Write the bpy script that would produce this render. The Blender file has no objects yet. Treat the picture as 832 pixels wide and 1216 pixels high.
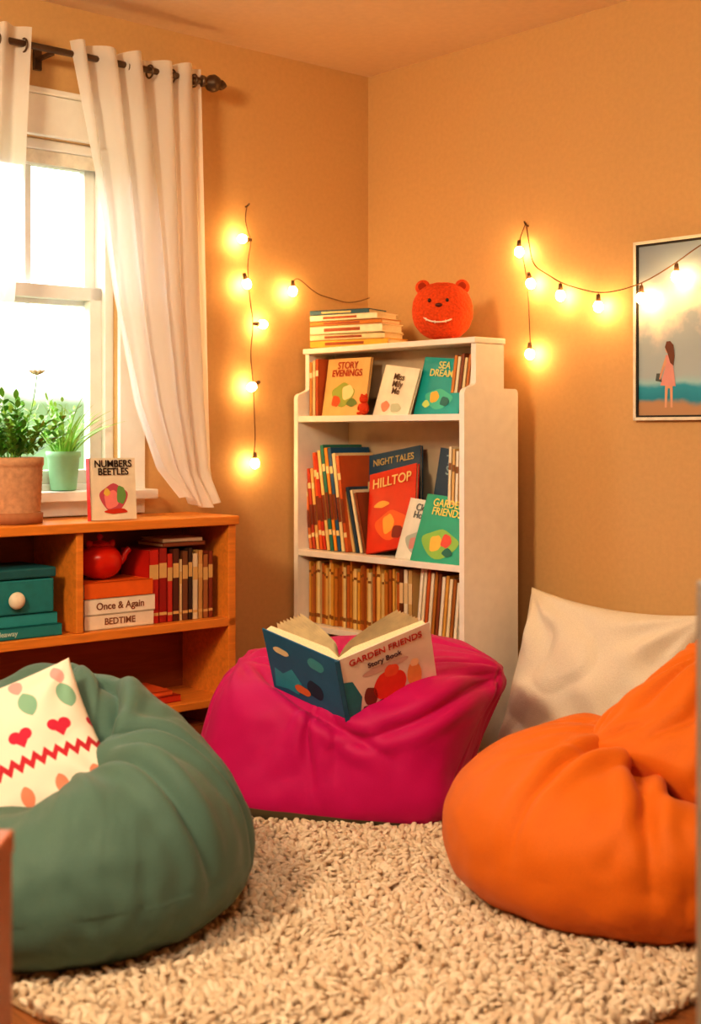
import bpy, bmesh, math, random
import numpy as np
from mathutils import Vector, Matrix, noise
random.seed(7); np.random.seed(7)
scene = bpy.context.scene
COL = scene.collection
scene.view_settings.view_transform = 'Standard'
try: scene.view_settings.look = 'Medium High Contrast'
except Exception: pass
scene.view_settings.exposure = -.08

# ---------------------------------------------------------------- materials
_m = {}
def srgb(h):
    h = h.lstrip('#'); v = [int(h[i:i+2], 16)/255 for i in (0, 2, 4)]
    return tuple(((c/12.92) if c <= .04045 else ((c+.055)/1.055)**2.4) for c in v)
def mat(col, rough=.6, kind='plain', scale=30., bump=.1, var=.12, emit=0, sheen=0.0, trans=0):
    key = (str(col), rough, kind, scale, bump, var, emit, sheen, trans)
    if key in _m: return _m[key]
    c = srgb(col) if isinstance(col, str) else col
    m = bpy.data.materials.new(kind+'_'+str(col).strip('#')); m.use_nodes = True
    nt = m.node_tree; N = nt.nodes; L = nt.links
    b = N['Principled BSDF']; b.inputs['Roughness'].default_value = rough
    tc = N.new('ShaderNodeTexCoord'); mp = N.new('ShaderNodeMapping')
    L.new(tc.outputs['Object'], mp.inputs['Vector'])
    nz = N.new('ShaderNodeTexNoise'); nz.inputs['Scale'].default_value = scale; nz.inputs['Detail'].default_value = 5
    if kind == 'wood': mp.inputs['Scale'].default_value = (1.0, 9, 9); nz.inputs['Distortion'].default_value = 1.2
    L.new(mp.outputs[0], nz.inputs['Vector'])
    r = N.new('ShaderNodeValToRGB'); r.name = 'tint'
    r.color_ramp.elements[0].position = .3; r.color_ramp.elements[1].position = .7
    r.color_ramp.elements[0].color = tuple(max(0, x*(1-var)) for x in c)+(1,)
    r.color_ramp.elements[1].color = tuple(min(1, x*(1+var)) for x in c)+(1,)
    L.new(nz.outputs['Fac'], r.inputs[0]); L.new(r.outputs[0], b.inputs['Base Color'])
    bp = N.new('ShaderNodeBump'); bp.inputs['Strength'].default_value = bump; bp.inputs['Distance'].default_value = .01
    if kind == 'fabric': b.inputs['Specular IOR Level'].default_value = .3
    L.new(nz.outputs['Fac'], bp.inputs['Height']); L.new(bp.outputs[0], b.inputs['Normal'])
    if sheen: b.inputs['Sheen Weight'].default_value = sheen
    _m[key] = m
    return m

# ---------------------------------------------------------------- helpers
A = math.radians(48.65)
CORNER = Vector((.069, 5.3, 0))
RWM = Matrix.Translation(CORNER) @ Matrix.Rotation(-A, 4, 'Z')                 # x along right wall, +y into right wall
LWM = Matrix.Translation(CORNER) @ Matrix.Rotation(math.pi/2-A, 4, 'Z')       # x toward corner, +y into left wall
def RW(t, off, z): return RWM @ Vector((t, -off, z))
def LW(s, off, z): return LWM @ Vector((-s, -off, z))

def empty(name, M=None):
    e = bpy.data.objects.new(name, None); e.empty_display_size = .1; COL.objects.link(e)
    if M is not None: e.matrix_world = M
    return e
def link(name, me, parent=None, M=None, mats=(), smooth=False):
    o = bpy.data.objects.new(name, me); COL.objects.link(o)
    for m in mats: me.materials.append(m)
    if smooth:
        me.polygons.foreach_set('use_smooth', [True]*len(me.polygons))
    if parent: o.parent = parent
    if M is not None: o.matrix_local = M
    return o
def boxes(name, bl, mats, parent=None, M=None, bevel=0, seg=2):
    """bl: list of (x0,x1,y0,y1,z0,z1[,mi])"""
    bm = bmesh.new()
    for b in bl:
        x0, x1, y0, y1, z0, z1 = b[:6]; mi = b[6] if len(b) > 6 else 0
        vs = [bm.verts.new(p) for p in ((x0,y0,z0),(x1,y0,z0),(x1,y1,z0),(x0,y1,z0),(x0,y0,z1),(x1,y0,z1),(x1,y1,z1),(x0,y1,z1))]
        for f in ((0,3,2,1),(4,5,6,7),(0,1,5,4),(1,2,6,5),(2,3,7,6),(3,0,4,7)):
            fc = bm.faces.new([vs[i] for i in f]); fc.material_index = mi
    me = bpy.data.meshes.new(name); bm.to_mesh(me); bm.free()
    o = link(name, me, parent, M, mats)
    if bevel:
        md = o.modifiers.new('bevel', 'BEVEL'); md.width = bevel; md.segments = seg; md.limit_method = 'ANGLE'
    return o
def lathe(name, prof, mats, parent=None, M=None, n=48, smooth=True):
    bm = bmesh.new(); rings = []
    for r, z in prof:
        rings.append([bm.verts.new((r*math.cos(2*math.pi*i/n), r*math.sin(2*math.pi*i/n), z)) for i in range(n)])
    for a, b in zip(rings, rings[1:]):
        for i in range(n): bm.faces.new((a[i], a[(i+1)%n], b[(i+1)%n], b[i]))
    bm.faces.new(rings[0][::-1]); bm.faces.new(rings[-1])
    me = bpy.data.meshes.new(name); bm.to_mesh(me); bm.free()
    return link(name, me, parent, M, mats, smooth)
def curve(name, pts, rad, mats, parent=None, M=None, cyclic=False):
    cu = bpy.data.curves.new(name, 'CURVE'); cu.dimensions = '3D'; cu.bevel_depth = rad; cu.bevel_resolution = 3
    sp = cu.splines.new('NURBS'); sp.points.add(len(pts)-1); sp.order_u = 3; sp.use_endpoint_u = True; sp.use_cyclic_u = cyclic
    for p, q in zip(sp.points, pts): p.co = (*q, 1)
    o = bpy.data.objects.new(name, cu); COL.objects.link(o)
    for m in mats: cu.materials.append(m)
    if parent: o.parent = parent
    if M is not None: o.matrix_local = M
    return o
def ico(name, sc, mats, parent=None, M=None, sub=4, power=2.0):
    bm = bmesh.new(); bmesh.ops.create_icosphere(bm, subdivisions=sub, radius=1)
    for v in bm.verts:
        d = v.co.normalized(); k = (abs(d.x)**power+abs(d.y)**power+abs(d.z)**power)**(-1/power)
        v.co = Vector((d.x*k*sc[0], d.y*k*sc[1], d.z*k*sc[2]))
    me = bpy.data.meshes.new(name); bm.to_mesh(me); bm.free()
    return link(name, me, parent, M, mats, True)
def text(body, size, col, parent, M, ext=.0006):
    cu = bpy.data.curves.new('title', 'FONT'); cu.body = body; cu.size = size; cu.extrude = ext
    cu.align_x = 'CENTER'; cu.align_y = 'CENTER'; cu.space_line = .8; cu.offset = size*.012
    o = bpy.data.objects.new('title', cu); COL.objects.link(o); cu.materials.append(mat(col, .5, var=.03))
    o.parent = parent; o.matrix_local = M
    return o
T = Matrix.Translation
def R(deg, ax): return Matrix.Rotation(math.radians(deg), 4, ax)
PAGE = '#EBD9B4'

# ---------------------------------------------------------------- soft goods: shape builders + fabric buckling solver
def get_co(me):
    a = np.empty(len(me.vertices)*3); me.vertices.foreach_get('co', a); return a.reshape(-1, 3)
def set_co(me, a): me.vertices.foreach_set('co', a.ravel()); me.update()
def normals(me):
    me.update(); a = np.empty(len(me.vertices)*3); me.vertex_normals.foreach_get('vector', a); return a.reshape(-1, 3)
def blob_mesh(name, a, b, zmid, ztop, zbot, ptop, pbot, ph=2.0, sub=7):
    bm = bmesh.new(); bmesh.ops.create_icosphere(bm, subdivisions=sub, radius=1)
    me = bpy.data.meshes.new(name); bm.to_mesh(me); bm.free()
    P = get_co(me); P /= np.linalg.norm(P, axis=1)[:, None]
    hz = (np.abs(P[:, 0])**ph+np.abs(P[:, 1])**ph)**(1/ph)
    p = np.where(P[:, 2] > 0, ptop, pbot)
    k = (hz**p+np.abs(P[:, 2])**p)**(-1/p)
    Q = P*k[:, None]; c = np.where(P[:, 2] > 0, ztop-zmid, zmid-zbot)
    Q[:, 0] *= a; Q[:, 1] *= b; Q[:, 2] = zmid+Q[:, 2]*c
    set_co(me, Q); return me
def pull(P, c, r, v):
    c = np.array(c, float); w = np.exp(-(((P-c)**2).sum(1))/(r*r)); return P+w[:, None]*np.array(v, float)
def pull2(P, c, r, v):
    c = np.array(c, float); w = np.exp(-(((P[:, :2]-c)**2).sum(1))/(r*r))*np.clip(P[:, 2]/.25, 0, 1); return P+w[:, None]*np.array(v, float)
def crease(me, line, w, d, cen, taper=True):
    P = get_co(me); Nn = normals(me); cen = np.array(cen, float)
    D = P-cen; D /= np.linalg.norm(D, axis=1)[:, None]
    line = np.array(line, float); n = 28; tt = np.linspace(0, len(line)-1, n)
    S = np.stack([np.interp(tt, range(len(line)), line[:, i]) for i in range(3)], 1)
    sd = S-cen; sd /= np.linalg.norm(sd, axis=1)[:, None]
    S = np.stack([P[np.argmax(D@q)] for q in sd])
    for _ in range(3): S[1:-1] = (S[:-2]+2*S[1:-1]+S[2:])/4
    best = np.full(len(P), 9.); tb = np.zeros(len(P))
    for i in range(n-1):
        a, b = S[i], S[i+1]; ab = b-a; L2 = max(1e-9, ab@ab)
        t = np.clip(((P-a)@ab)/L2, 0, 1); dd = np.linalg.norm(P-a-t[:, None]*ab, axis=1)
        m = dd < best; best[m] = dd[m]; tb[m] = (i+t[m])/(n-1)
    tp_ = np.sin(np.pi*np.clip(tb, 0.02, .98))**.8*(1.15-.5*tb) if taper else 1
    disp = (-d*np.exp(-(best/w)**1.6)+.45*d*np.exp(-((best-2.3*w)/(w*1.5))**2))*tp_
    set_co(me, P+Nn*disp[:, None])
def flatten(me, z0=.012):
    P = get_co(me); lo = P[:, 2] < z0; P[lo, 2] = z0; set_co(me, P)
def folds(me, gathers, seed=0):
    """soft tension folds fanning out from each gather point: (centre, inner r, outer r, count, amplitude)"""
    P = get_co(me); Nn = normals(me); disp = np.zeros(len(P))
    for k, (c, r0, r1, cnt, amp) in enumerate(gathers):
        c = np.array(c, float); D = P-c
        i0 = np.argmin((D**2).sum(1)); n0 = Nn[i0]
        a = np.cross(n0, (0, 0, 1.)); 
        if np.linalg.norm(a) < .2: a = np.cross(n0, (1., 0, 0))
        a /= np.linalg.norm(a); b = np.cross(n0, a)
        rr = np.linalg.norm(D, axis=1); an = np.arctan2(D@b, D@a)
        o = Vector((seed*2.7+k*5.1, 1.3*k, 0))
        w = np.empty(len(P)); am = np.empty(len(P))
        for i in range(len(P)):
            ax_, ay_ = math.cos(an[i]), math.sin(an[i])
            j = noise.noise(Vector((ax_*1.4, ay_*1.4, rr[i]*2.5))+o)*2.6
            ph = an[i]*cnt+j*2.0
            s = .5+.5*math.sin(ph)
            w[i] = 1-2*(1-s)**2.2 if s < 1 else 1
            am[i] = max(0, .55+1.3*noise.noise(Vector((ax_*2.3, ay_*2.3, rr[i]*3))+o*1.7))
        env = np.clip((rr-r0*.25)/(r0*.75), 0, 1)*np.exp(-np.clip((rr-r0)/(r1-r0), 0, None)**2*2.2)
        disp += amp*w*am*env
    set_co(me, P+Nn*disp[:, None])
def buckle(me, gathers, base=.015, iters=110, bend=.07, found=.004, seed=0):
    """position-based fabric solver: the cover is cut a little too large across the lines running
    to each gather point, so it buckles into soft radiating folds over its filling"""
    X0 = get_co(me); Nn = normals(me); nV = len(X0)
    E = np.empty(len(me.edges)*2, dtype=np.int64); me.edges.foreach_get('vertices', E); E = E.reshape(-1, 2); I, J = E[:, 0], E[:, 1]
    e0 = X0[J]-X0[I]; l0 = np.linalg.norm(e0, axis=1); u = e0/l0[:, None]; mid = (X0[I]+X0[J])/2
    g = np.full(len(E), base)
    for c, r, amt in gathers:
        d = mid-np.array(c, float); dist = np.linalg.norm(d, axis=1)+1e-6; d /= dist[:, None]
        along = np.abs((u*d).sum(1))
        g += amt*np.exp(-(dist/r)**2)*(1-along**2*1.35)
    L = l0*(1+g)
    val = np.bincount(I, minlength=nV)+np.bincount(J, minlength=nV)
    o = Vector((seed*3.1, seed*1.7, 0))
    nz = np.array([noise.noise(Vector(p)*18+o)+.6*noise.noise(Vector(p)*9+o*2) for p in X0])
    X = X0+Nn*(nz*.007)[:, None]
    def gather(F):
        return np.stack([np.bincount(I, F[:, k], nV)-np.bincount(J, F[:, k], nV) for k in range(3)], 1)
    def nb(F):
        return np.stack([np.bincount(I, F[J, k], nV)+np.bincount(J, F[I, k], nV) for k in range(3)], 1)/val[:, None]
    for it in range(iters):
        for _ in range(2):
            d = X[J]-X[I]; l = np.linalg.norm(d, axis=1)
            X = X+gather(d*(.5*(l-L)/l)[:, None])/val[:, None]*2.0
        U = X-X0
        for _ in range(2): U = U*(1-bend)+bend*nb(U)
        un = (U*Nn).sum(1)[:, None]*Nn; ut = U-un
        X = X0+un*(1-found)+ut*(1-found*3)
    U = X-X0
    for _ in range(2): U = .5*U+.5*nb(U)
    m = np.linalg.norm(U, axis=1)
    U *= np.minimum(1, .03/np.maximum(m, 1e-6))[:, None]
    if np.isfinite(U).all(): set_co(me, X0+U)
def soft(name, me, parent, M, m, z0=.012):
    if z0 is not None: flatten(me, z0)
    return link(name, me, parent, M, [m], True)

# --- green
MG = blob_mesh('bag', .425, .45, .15, .50, -.03, 1.8, 2.5)
P = get_co(MG)
P = pull2(P, (-.12, .25), .25, (0, .03, .10)); P = pull2(P, (-.04, -.05), .19, (0, .0, -.21)); P = pull2(P, (-.06, -.27), .17, (0, 0, -.06))
P = pull(P, (.27, -.15, .25), .16, (.0, -.01, .02)); P = pull(P, (.02, -.35, .2), .18, (0, -.02, .01)); P = pull2(P, (.14, .12), .12, (.0, 0, .03))
set_co(MG, P)
folds(MG, [((.05, -.06, .33), .16, .42, 8, .010), ((.0, .28, .52), .10, .3, 7, .007)], 1)
for ln, w, d in [
    ([(.06, -.08, .4), (.16, -.16, .4), (.27, -.22, .3), (.35, -.24, .15)], .018, .028),
    ([(.06, .0, .4), (.18, -.02, .38), (.32, -.03, .25), (.40, -.04, .12)], .016, .020),
    ([(.0, .27, .5), (.08, .18, .5), (.11, .05, .45), (.08, -.08, .4), (.02, -.14, .4)], .018, .030)]:
    crease(MG, ln, w, d, (0, 0, .12))
buckle(MG, [((.05, -.05, .35), .42, .18), ((.03, .25, .5), .25, .12), ((.2, -.38, .0), .22, .08)], .03, seed=1)
gb = empty('bean_bag_chair', T((-.64, 2.985, 0)))
soft('bag', MG, gb, None, mat((.085, .165, .138), .66, 'fabric', 400, .1, .05, sheen=.12))
# --- magenta
MM = blob_mesh('bag', .395, .36, .2, .455, -.04, 3.3, 4.0, 3.2)
P = get_co(MM)
P = P @ np.array(R(-16, 'Z').to_3x3()).T
P[:, 0] += .13*(P[:, 2]/.45-.5)-.005
P = pull(P, (.40, -.07, .38), .09, (.05, -.02, .012)); P = pull2(P, (-.03, -.15), .19, (0, .0, -.13)); P = pull(P, (.2, .1, .45), .16, (0, 0, .02)); P = pull(P, (-.3, .02, .4), .12, (-.01, 0, .025))
P = pull(P, (.27, -.35, .03), .13, (.02, -.06, -.02)); P = pull(P, (-.38, .0, .03), .12, (-.05, 0, 0)); P = pull(P, (-.25, -.28, .03), .12, (0, -.02, 0))
set_co(MM, P)
folds(MM, [((.45, -.10, .39), .09, .32, 9, .008), ((-.06, -.24, .33), .12, .3, 7, .007), ((-.33, -.04, .42), .08, .25, 8, .007), ((-.36, -.1, .0), .08, .22, 7, .006)], 4)
for ln, w, d in [
    ([(.46, -.08, .38), (.28, -.2, .34), (.12, -.3, .27), (-.05, -.33, .22)], .016, .016),
    ([(-.3, -.1, .42), (-.2, -.2, .36), (-.05, -.3, .28), (.1, -.33, .2)], .016, .018),
    ([(-.25, .0, .46), (-.14, -.1, .42), (-.12, -.22, .36)], .016, .018)]:
    crease(MM, ln, w, d, (0, 0, .2))
buckle(MM, [((.46, -.09, .39), .28, .18), ((-.05, -.25, .33), .27, .13), ((-.33, -.05, .42), .22, .14), ((.3, -.4, .02), .18, .12), ((-.4, 0, .02), .18, .12)], .025, seed=5)
crease(MM, [(.45, -.12, .40), (.41, -.26, .25), (.34, -.38, .12), (.30, -.42, .0)], .006, .005, (0, 0, .2), False)
mb = empty('bean_bag_chair.001', T((0.0, 3.98, 0)))
mg = mat((.50, .001, .125), .6, 'fabric', 400, .1, .04, sheen=.08)
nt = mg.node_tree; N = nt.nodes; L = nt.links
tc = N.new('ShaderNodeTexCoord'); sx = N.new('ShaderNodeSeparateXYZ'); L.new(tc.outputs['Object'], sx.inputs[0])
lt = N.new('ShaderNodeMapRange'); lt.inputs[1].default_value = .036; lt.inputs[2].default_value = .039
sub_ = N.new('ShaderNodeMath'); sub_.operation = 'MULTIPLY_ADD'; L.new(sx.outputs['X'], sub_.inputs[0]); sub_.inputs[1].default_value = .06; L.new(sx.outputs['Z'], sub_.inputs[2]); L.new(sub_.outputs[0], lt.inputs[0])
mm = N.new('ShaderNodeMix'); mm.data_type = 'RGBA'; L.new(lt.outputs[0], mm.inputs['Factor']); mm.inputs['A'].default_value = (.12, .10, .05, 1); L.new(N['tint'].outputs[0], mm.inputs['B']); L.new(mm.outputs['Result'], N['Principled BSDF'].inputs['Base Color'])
soft('bag', MM, mb, None, mg)
# --- orange
MO = blob_mesh('seat', .455, .44, .15, .385, -.03, 2.3, 2.7)
P = get_co(MO)
P = pull2(P, (.15, -.14), .18, (0, 0, -.15)); P = pull(P, (-.2, -.05, .36), .2, (0, 0, .015)); P = pull(P, (.15, -.38, .24), .14, (0, -.02, .02))
set_co(MO, P)
folds(MO, [((.05, -.08, .32), .15, .42, 9, .010), ((-.02, .1, .38), .1, .3, 7, .005)], 9)
for ln, w, d in [
    ([(.06, -.04, .4), (-.04, -.16, .4), (-.05, -.27, .32), (-.06, -.38, .15)], .018, .026),
    ([(.02, -.03, .4), (-.1, -.1, .38), (-.22, -.2, .3), (-.3, -.26, .15)], .016, .016)]:
    crease(MO, ln, w, d, (0, 0, .12))
buckle(MO, [((.05, -.08, .32), .36, .18), ((-.02, .1, .38), .25, .10), ((.0, -.42, .0), .24, .08)], .03, seed=9)
MB = blob_mesh('backrest', .265, .19, .37, .545, .235, 1.5, 1.6, 1.7, sub=6)
P = get_co(MB)
P = P @ np.array((R(-10, 'Z')).to_3x3()).T
P = pull(P, (0, 0, .55), .09, (.0, .03, .035)); P[:, 1] += .45*(P[:, 2]-.37)
P = pull(P, (-.25, 0, .36), .08, (-.03, -.01, -.01)); P = pull(P, (-.08, -.2, .30), .1, (-.01, -.03, -.03))
set_co(MB, P)
folds(MB, [((.0, .06, .58), .08, .36, 8, .011), ((-.27, .0, .36), .05, .2, 6, .006)], 13)
for ln, w, d in [([(-.2, -.1, .4), (-.08, -.1, .46), (.0, 0, .6)], .016, .013), ([(-.1, -.17, .3), (-.02, -.15, .42), (.02, -.02, .58)], .016, .018)]:
    crease(MB, ln, w, d, (0, 0, .36))
buckle(MB, [((.0, .08, .58), .3, .14), ((-.25, 0, .36), .2, .08)], .02, seed=13)
ob = empty('bean_bag_chair.002', T((.67, 3.13, 0)))
om = mat((.64, .145, .006), .66, 'fabric', 400, .1, .05, sheen=.08)
soft('seat', MO, ob, None, om)
soft('backrest', MB, ob, T((.165, -.065, .0)), om, None)

def book(parent, M, W, Th, H, cover, title=None, tcol='#FFFFFF', art=(), spine=(), name='book', tsize=None, tz=.82, band=None):
    """face-out model: front cover on -Y, spine on x=0, standing on z=0"""
    c = .0028; bl = [(0, W, 0, c, 0, H, 0), (0, W, Th-c, Th, 0, H, 0), (0, c, 0, Th, 0, H, 0),
                    (c, W-.004, c, Th-c, .004, H-.004, 1)]
    mats = [mat(cover, .45, scale=18, var=.08, bump=.03), mat(PAGE, .9, 'plain', 300, .3)]
    def mi(col):
        m = mat(col, .5, var=.04)
        if m not in mats: mats.append(m)
        return mats.index(m)
    for z0, z1, col in spine: bl.append((-.0007, .001, .001, Th-.001, z0*H, z1*H, mi(col)))
    if band: bl.append((.002, W-.002, -.0006, .001, band[0]*H, band[1]*H, mi(band[2])))
    idx = [mi(a[4]) for a in art]
    o = boxes(name, bl, mats, parent, M)
    if art:
        bm = bmesh.new(); bm.from_mesh(o.data)
        for k, a in enumerate(art):
            y = -.0010-.0004*k
            vs = [bm.verts.new((a[0]*W+a[2]*W*math.cos(t)*(1+.12*math.sin(3*t+k)), y, a[1]*H+a[3]*H*math.sin(t)*(1+.1*math.cos(4*t+2*k)))) for t in [2*math.pi*i/28 for i in range(28)]]
            f = bm.faces.new(vs); f.material_index = idx[k]
        bm.to_mesh(o.data); bm.free()
    if title:
        text(title, tsize or W*.2, tcol, o, T((W*.5, -.0035, H*tz)) @ R(90, 'X'))
    return o
def spine_book(parent, x, y, z, Th, H, D, cover, tilt=0, spine=(), name='book', yaw=0):
    M = T((x, y, z)) @ R(tilt, 'Y') @ R(yaw, 'Z') @ T((Th, 0, 0)) @ R(90, 'Z')
    return book(parent, M, D, Th, H, cover, spine=spine, name=name)

# ---------------------------------------------------------------- room shell
wallm = mat((.62, .385, .168), .75, 'plain', 60, .05, .035)
ceilm = mat((.80, .62, .45), .85, 'plain', 40, .05, .03)
trimm = mat((.84, .82, .77), .45, 'plain', 20, .02, .03)
SL, TL, CH = 4.8, 5.0, 2.47
W0, W1, WZ0, WZ1 = 1.14, 2.02, .875, 2.03
boxes('wall_left', [(-SL, -W1, 0, .16, 0, CH), (-W0, .16, 0, .16, 0, CH), (-W1, -W0, 0, .16, 0, WZ0), (-W1, -W0, 0, .16, WZ1, CH)], [wallm], M=LWM)
boxes('wall_right', [(0, TL, 0, .16, 0, CH)], [wallm], M=RWM)
boxes('wall_back', [(TL, TL+.15, -SL, .16, 0, CH)], [wallm], M=RWM)
boxes('wall_front', [(-.16, TL+.15, -SL-.15, -SL, 0, CH)], [wallm], M=RWM)
boxes('ceiling', [(-.16, TL+.15, -SL-.15, .16, CH, CH+.1)], [ceilm], M=RWM)
pl = []; yy = -SL
fm = [mat('#7A4A28', .4, 'wood', 6, .1, .3), mat('#6B3F20', .4, 'wood', 6, .1, .3), mat('#8A5630', .4, 'wood', 6, .1, .3)]
while yy < 0:
    pl.append((0, TL, yy, min(0, yy+.118), -.1, 0, random.randint(0, 2))); yy += .12
pl.append((0, TL, -SL, 0, -.1, -.003, 1))
boxes('floor', pl, fm, M=RWM)
boxes('baseboard_left', [(-SL, 0, -.015, 0, 0, .1), (-SL, 0, -.01, 0, .1, .115)], [trimm], M=LWM, bevel=.003)
boxes('baseboard_right', [(.015, TL, -.015, 0, 0, .1), (.015, TL, -.01, 0, .1, .115)], [trimm], M=RWM, bevel=.003)

# ---------------------------------------------------------------- window
win = empty('window_1', LWM)
wb = [(-W0, -W0+.1, -.02, 0, WZ0-.04, WZ1+.13), (-W1-.1, -W1, -.02, 0, WZ0-.04, WZ1+.13), (-W1-.12, -W0+.12, -.028, 0, WZ1, WZ1+.13),
      (-W1-.13, -W0+.13, -.04, 0, WZ1+.13, WZ1+.15),
      (-W1-.12, -W0+.12, -.07, .1, WZ0-.025, WZ0+.008), (-W1-.1, -W0+.1, -.018, 0, WZ0-.075, WZ0-.025),
      (-W0-.035, -W0, .02, .14, WZ0, WZ1), (-W1, -W1+.035, .02, .14, WZ0, WZ1), (-W1, -W0, .02, .14, WZ1-.035, WZ1), (-W1, -W0, .02, .14, WZ0, WZ0+.03)]
boxes('casing', wb, [trimm], win, bevel=.004)
def sash(nm, x0, x1, y0, y1, z0, z1, w, mull):
    b = [(x0, x0+w, y0, y1, z0, z1), (x1-w, x1, y0, y1, z0, z1), (x0, x1, y0, y1, z0, z0+w), (x0, x1, y0, y1, z1-w, z1)]
    for m_ in mull: b.append((m_-.012, m_+.012, y0+.008, y1-.008, z0, z1))
    boxes(nm, b, [trimm], win, bevel=.003)
sash('sash_upper', -W1+.035, -W0-.035, .085, .12, 1.50, WZ1-.035, .04, [-1.42, -1.76])
sash('sash_lower', -W1+.035, -W0-.035, .04, .08, WZ0+.03, 1.56, .045, [])
boxes('roller_blind', [(-W1+.036, -W0-.036, .03, .038, 1.95, WZ1-.036)], [mat('#E9E2D2', .8)], win)
boxes('sash_lock', [(-1.63, -1.57, .02, .04, 1.556, 1.57)], [mat('#B9B2A5', .3)], win, bevel=.003)
gm = bpy.data.materials.new('window_glass'); gm.use_nodes = True
nt = gm.node_tree; nt.nodes.clear()
o_ = nt.nodes.new('ShaderNodeOutputMaterial'); mx = nt.nodes.new('ShaderNodeMixShader'); tr = nt.nodes.new('ShaderNodeBsdfTransparent'); gl = nt.nodes.new('ShaderNodeBsdfGlossy')
gl.inputs['Roughness'].default_value = .02; mx.inputs[0].default_value = .05
nt.links.new(tr.outputs[0], mx.inputs[1]); nt.links.new(gl.outputs[0], mx.inputs[2]); nt.links.new(mx.outputs[0], o_.inputs[0])
boxes('glass', [(-W1+.05, -W0-.05, .10, .102, 1.52, WZ1-.05), (-W1+.05, -W0-.05, .058, .06, WZ0+.05, 1.53)], [gm], win)

# ---------------------------------------------------------------- curtains
def cloth_mat(name, col, transp):
    m = bpy.data.materials.new(name); m.use_nodes = True; nt = m.node_tree; nt.nodes.clear()
    o = nt.nodes.new('ShaderNodeOutputMaterial'); d = nt.nodes.new('ShaderNodeBsdfDiffuse'); t = nt.nodes.new('ShaderNodeBsdfTranslucent'); p = nt.nodes.new('ShaderNodeBsdfTransparent')
    m1 = nt.nodes.new('ShaderNodeMixShader'); m2 = nt.nodes.new('ShaderNodeMixShader')
    w = nt.nodes.new('ShaderNodeTexNoise'); w.inputs['Scale'].default_value = 400; bp = nt.nodes.new('ShaderNodeBump'); bp.inputs['Strength'].default_value = .1
    d.inputs[0].default_value = col+(1,); t.inputs[0].default_value = col+(1,)
    nt.links.new(w.outputs[0], bp.inputs['Height']); nt.links.new(bp.outputs[0], d.inputs['Normal'])
    m1.inputs[0].default_value = .45; m2.inputs[0].default_value = transp
    nt.links.new(d.outputs[0], m1.inputs[1]); nt.links.new(t.outputs[0], m1.inputs[2]); nt.links.new(m1.outputs[0], m2.inputs[1]); nt.links.new(p.outputs[0], m2.inputs[2]); nt.links.new(m2.outputs[0], o.inputs[0])
    return m
cm = cloth_mat('sheer_curtain_cloth', (.95, .93, .91), .16)
def curtain(name, zs, s_left, s_right, folds_, parent, ph=0.):
    nu, nv = 240, 120; V = []; F = []
    zt, zb = zs[0], zs[-1]
    for j in range(nv):
        v = j/(nv-1); z = zt+(zb-zt)*v
        sl = float(np.interp(-z, [-q for q in zs], s_left)); sr = float(np.interp(-z, [-q for q in zs], s_right))
        wd = abs(sl-sr)
        for i in range(nu):
            u = i/(nu-1)
            uu = u+.022*math.sin(7*u+2.2*v+ph)+.016*math.sin(17*u+3*v)
            a = .040*(1-.15*v)*min(1, .35+wd)*(1+.3*math.sin(4*u+3*v+ph))
            w = math.sin(2*math.pi*folds_*uu+ph)
            off = .105+a*w+.03*v*math.sin(2.5*u+1)+.010*v*math.sin(6*math.pi*folds_*.37*u+3*v)
            if v > .93: off += (v-.93)*1.1*(.3+.7*math.sin(5*u+1)**2)
            s = sl+(sr-sl)*u+.008*math.cos(2*math.pi*folds_*uu)
            zz = z+(.006*math.sin(2*math.pi*folds_*u*.5) if j == 0 else 0)+(.02*math.sin(6*u+1)*(v**10))
            V.append((-s, -off, zz))
    for j in range(nv-1):
        for i in range(nu-1):
            a = j*nu+i; F.append((a, a+1, a+nu+1, a+nu))
    me = bpy.data.meshes.new(name); me.from_pydata(V, [], F)
    return link(name, me, parent, None, [cm], True)
cur = empty('curtain', LWM)
curtain('cloth', [2.325, 1.9, 1.52, 1.167, .95, .84], [1.371, 1.30, 1.2445, 1.165, 1.075, 1.02], [.862, .850, .842, .835, .828, .825], 5, cur)
cur2 = empty('curtain.001', LWM)
curtain('cloth', [2.335, 1.9, 1.26, .84], [1.98, 1.98, 1.96, 1.94], [1.515, 1.535, 1.59, 1.68], 5, cur2, 1.0)
rod = empty('curtain_rod', LWM); rm = mat('#6A5A4C', .35, 'plain', 40, .1); rm.node_tree.nodes['Principled BSDF'].inputs['Metallic'].default_value = .8
curve('pole', [(-2.3, -.105, 2.285), (-1.5, -.105, 2.285), (-.86, -.105, 2.285)], .011, [rm], rod)
Mf = T((-.86, -.105, 2.285)) @ R(90, 'Y')
lathe('finial', [(.008, -.012), (.02, -.01), (.02, 0), (.01, .004), (.012, .012), (.026, .024), (.031, .04), (.026, .056), (.013, .066), (.012, .07), (.018, .076), (.012, .088), (.003, .098)], [rm], rod, Mf, 24)
for xb in (-.9, -1.44, -2.2):
    boxes('bracket', [(xb-.008, xb+.008, -.105, 0, 2.268, 2.28), (xb-.014, xb+.014, -.012, 0, 2.24, 2.31)], [rm], rod, bevel=.002)
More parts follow.
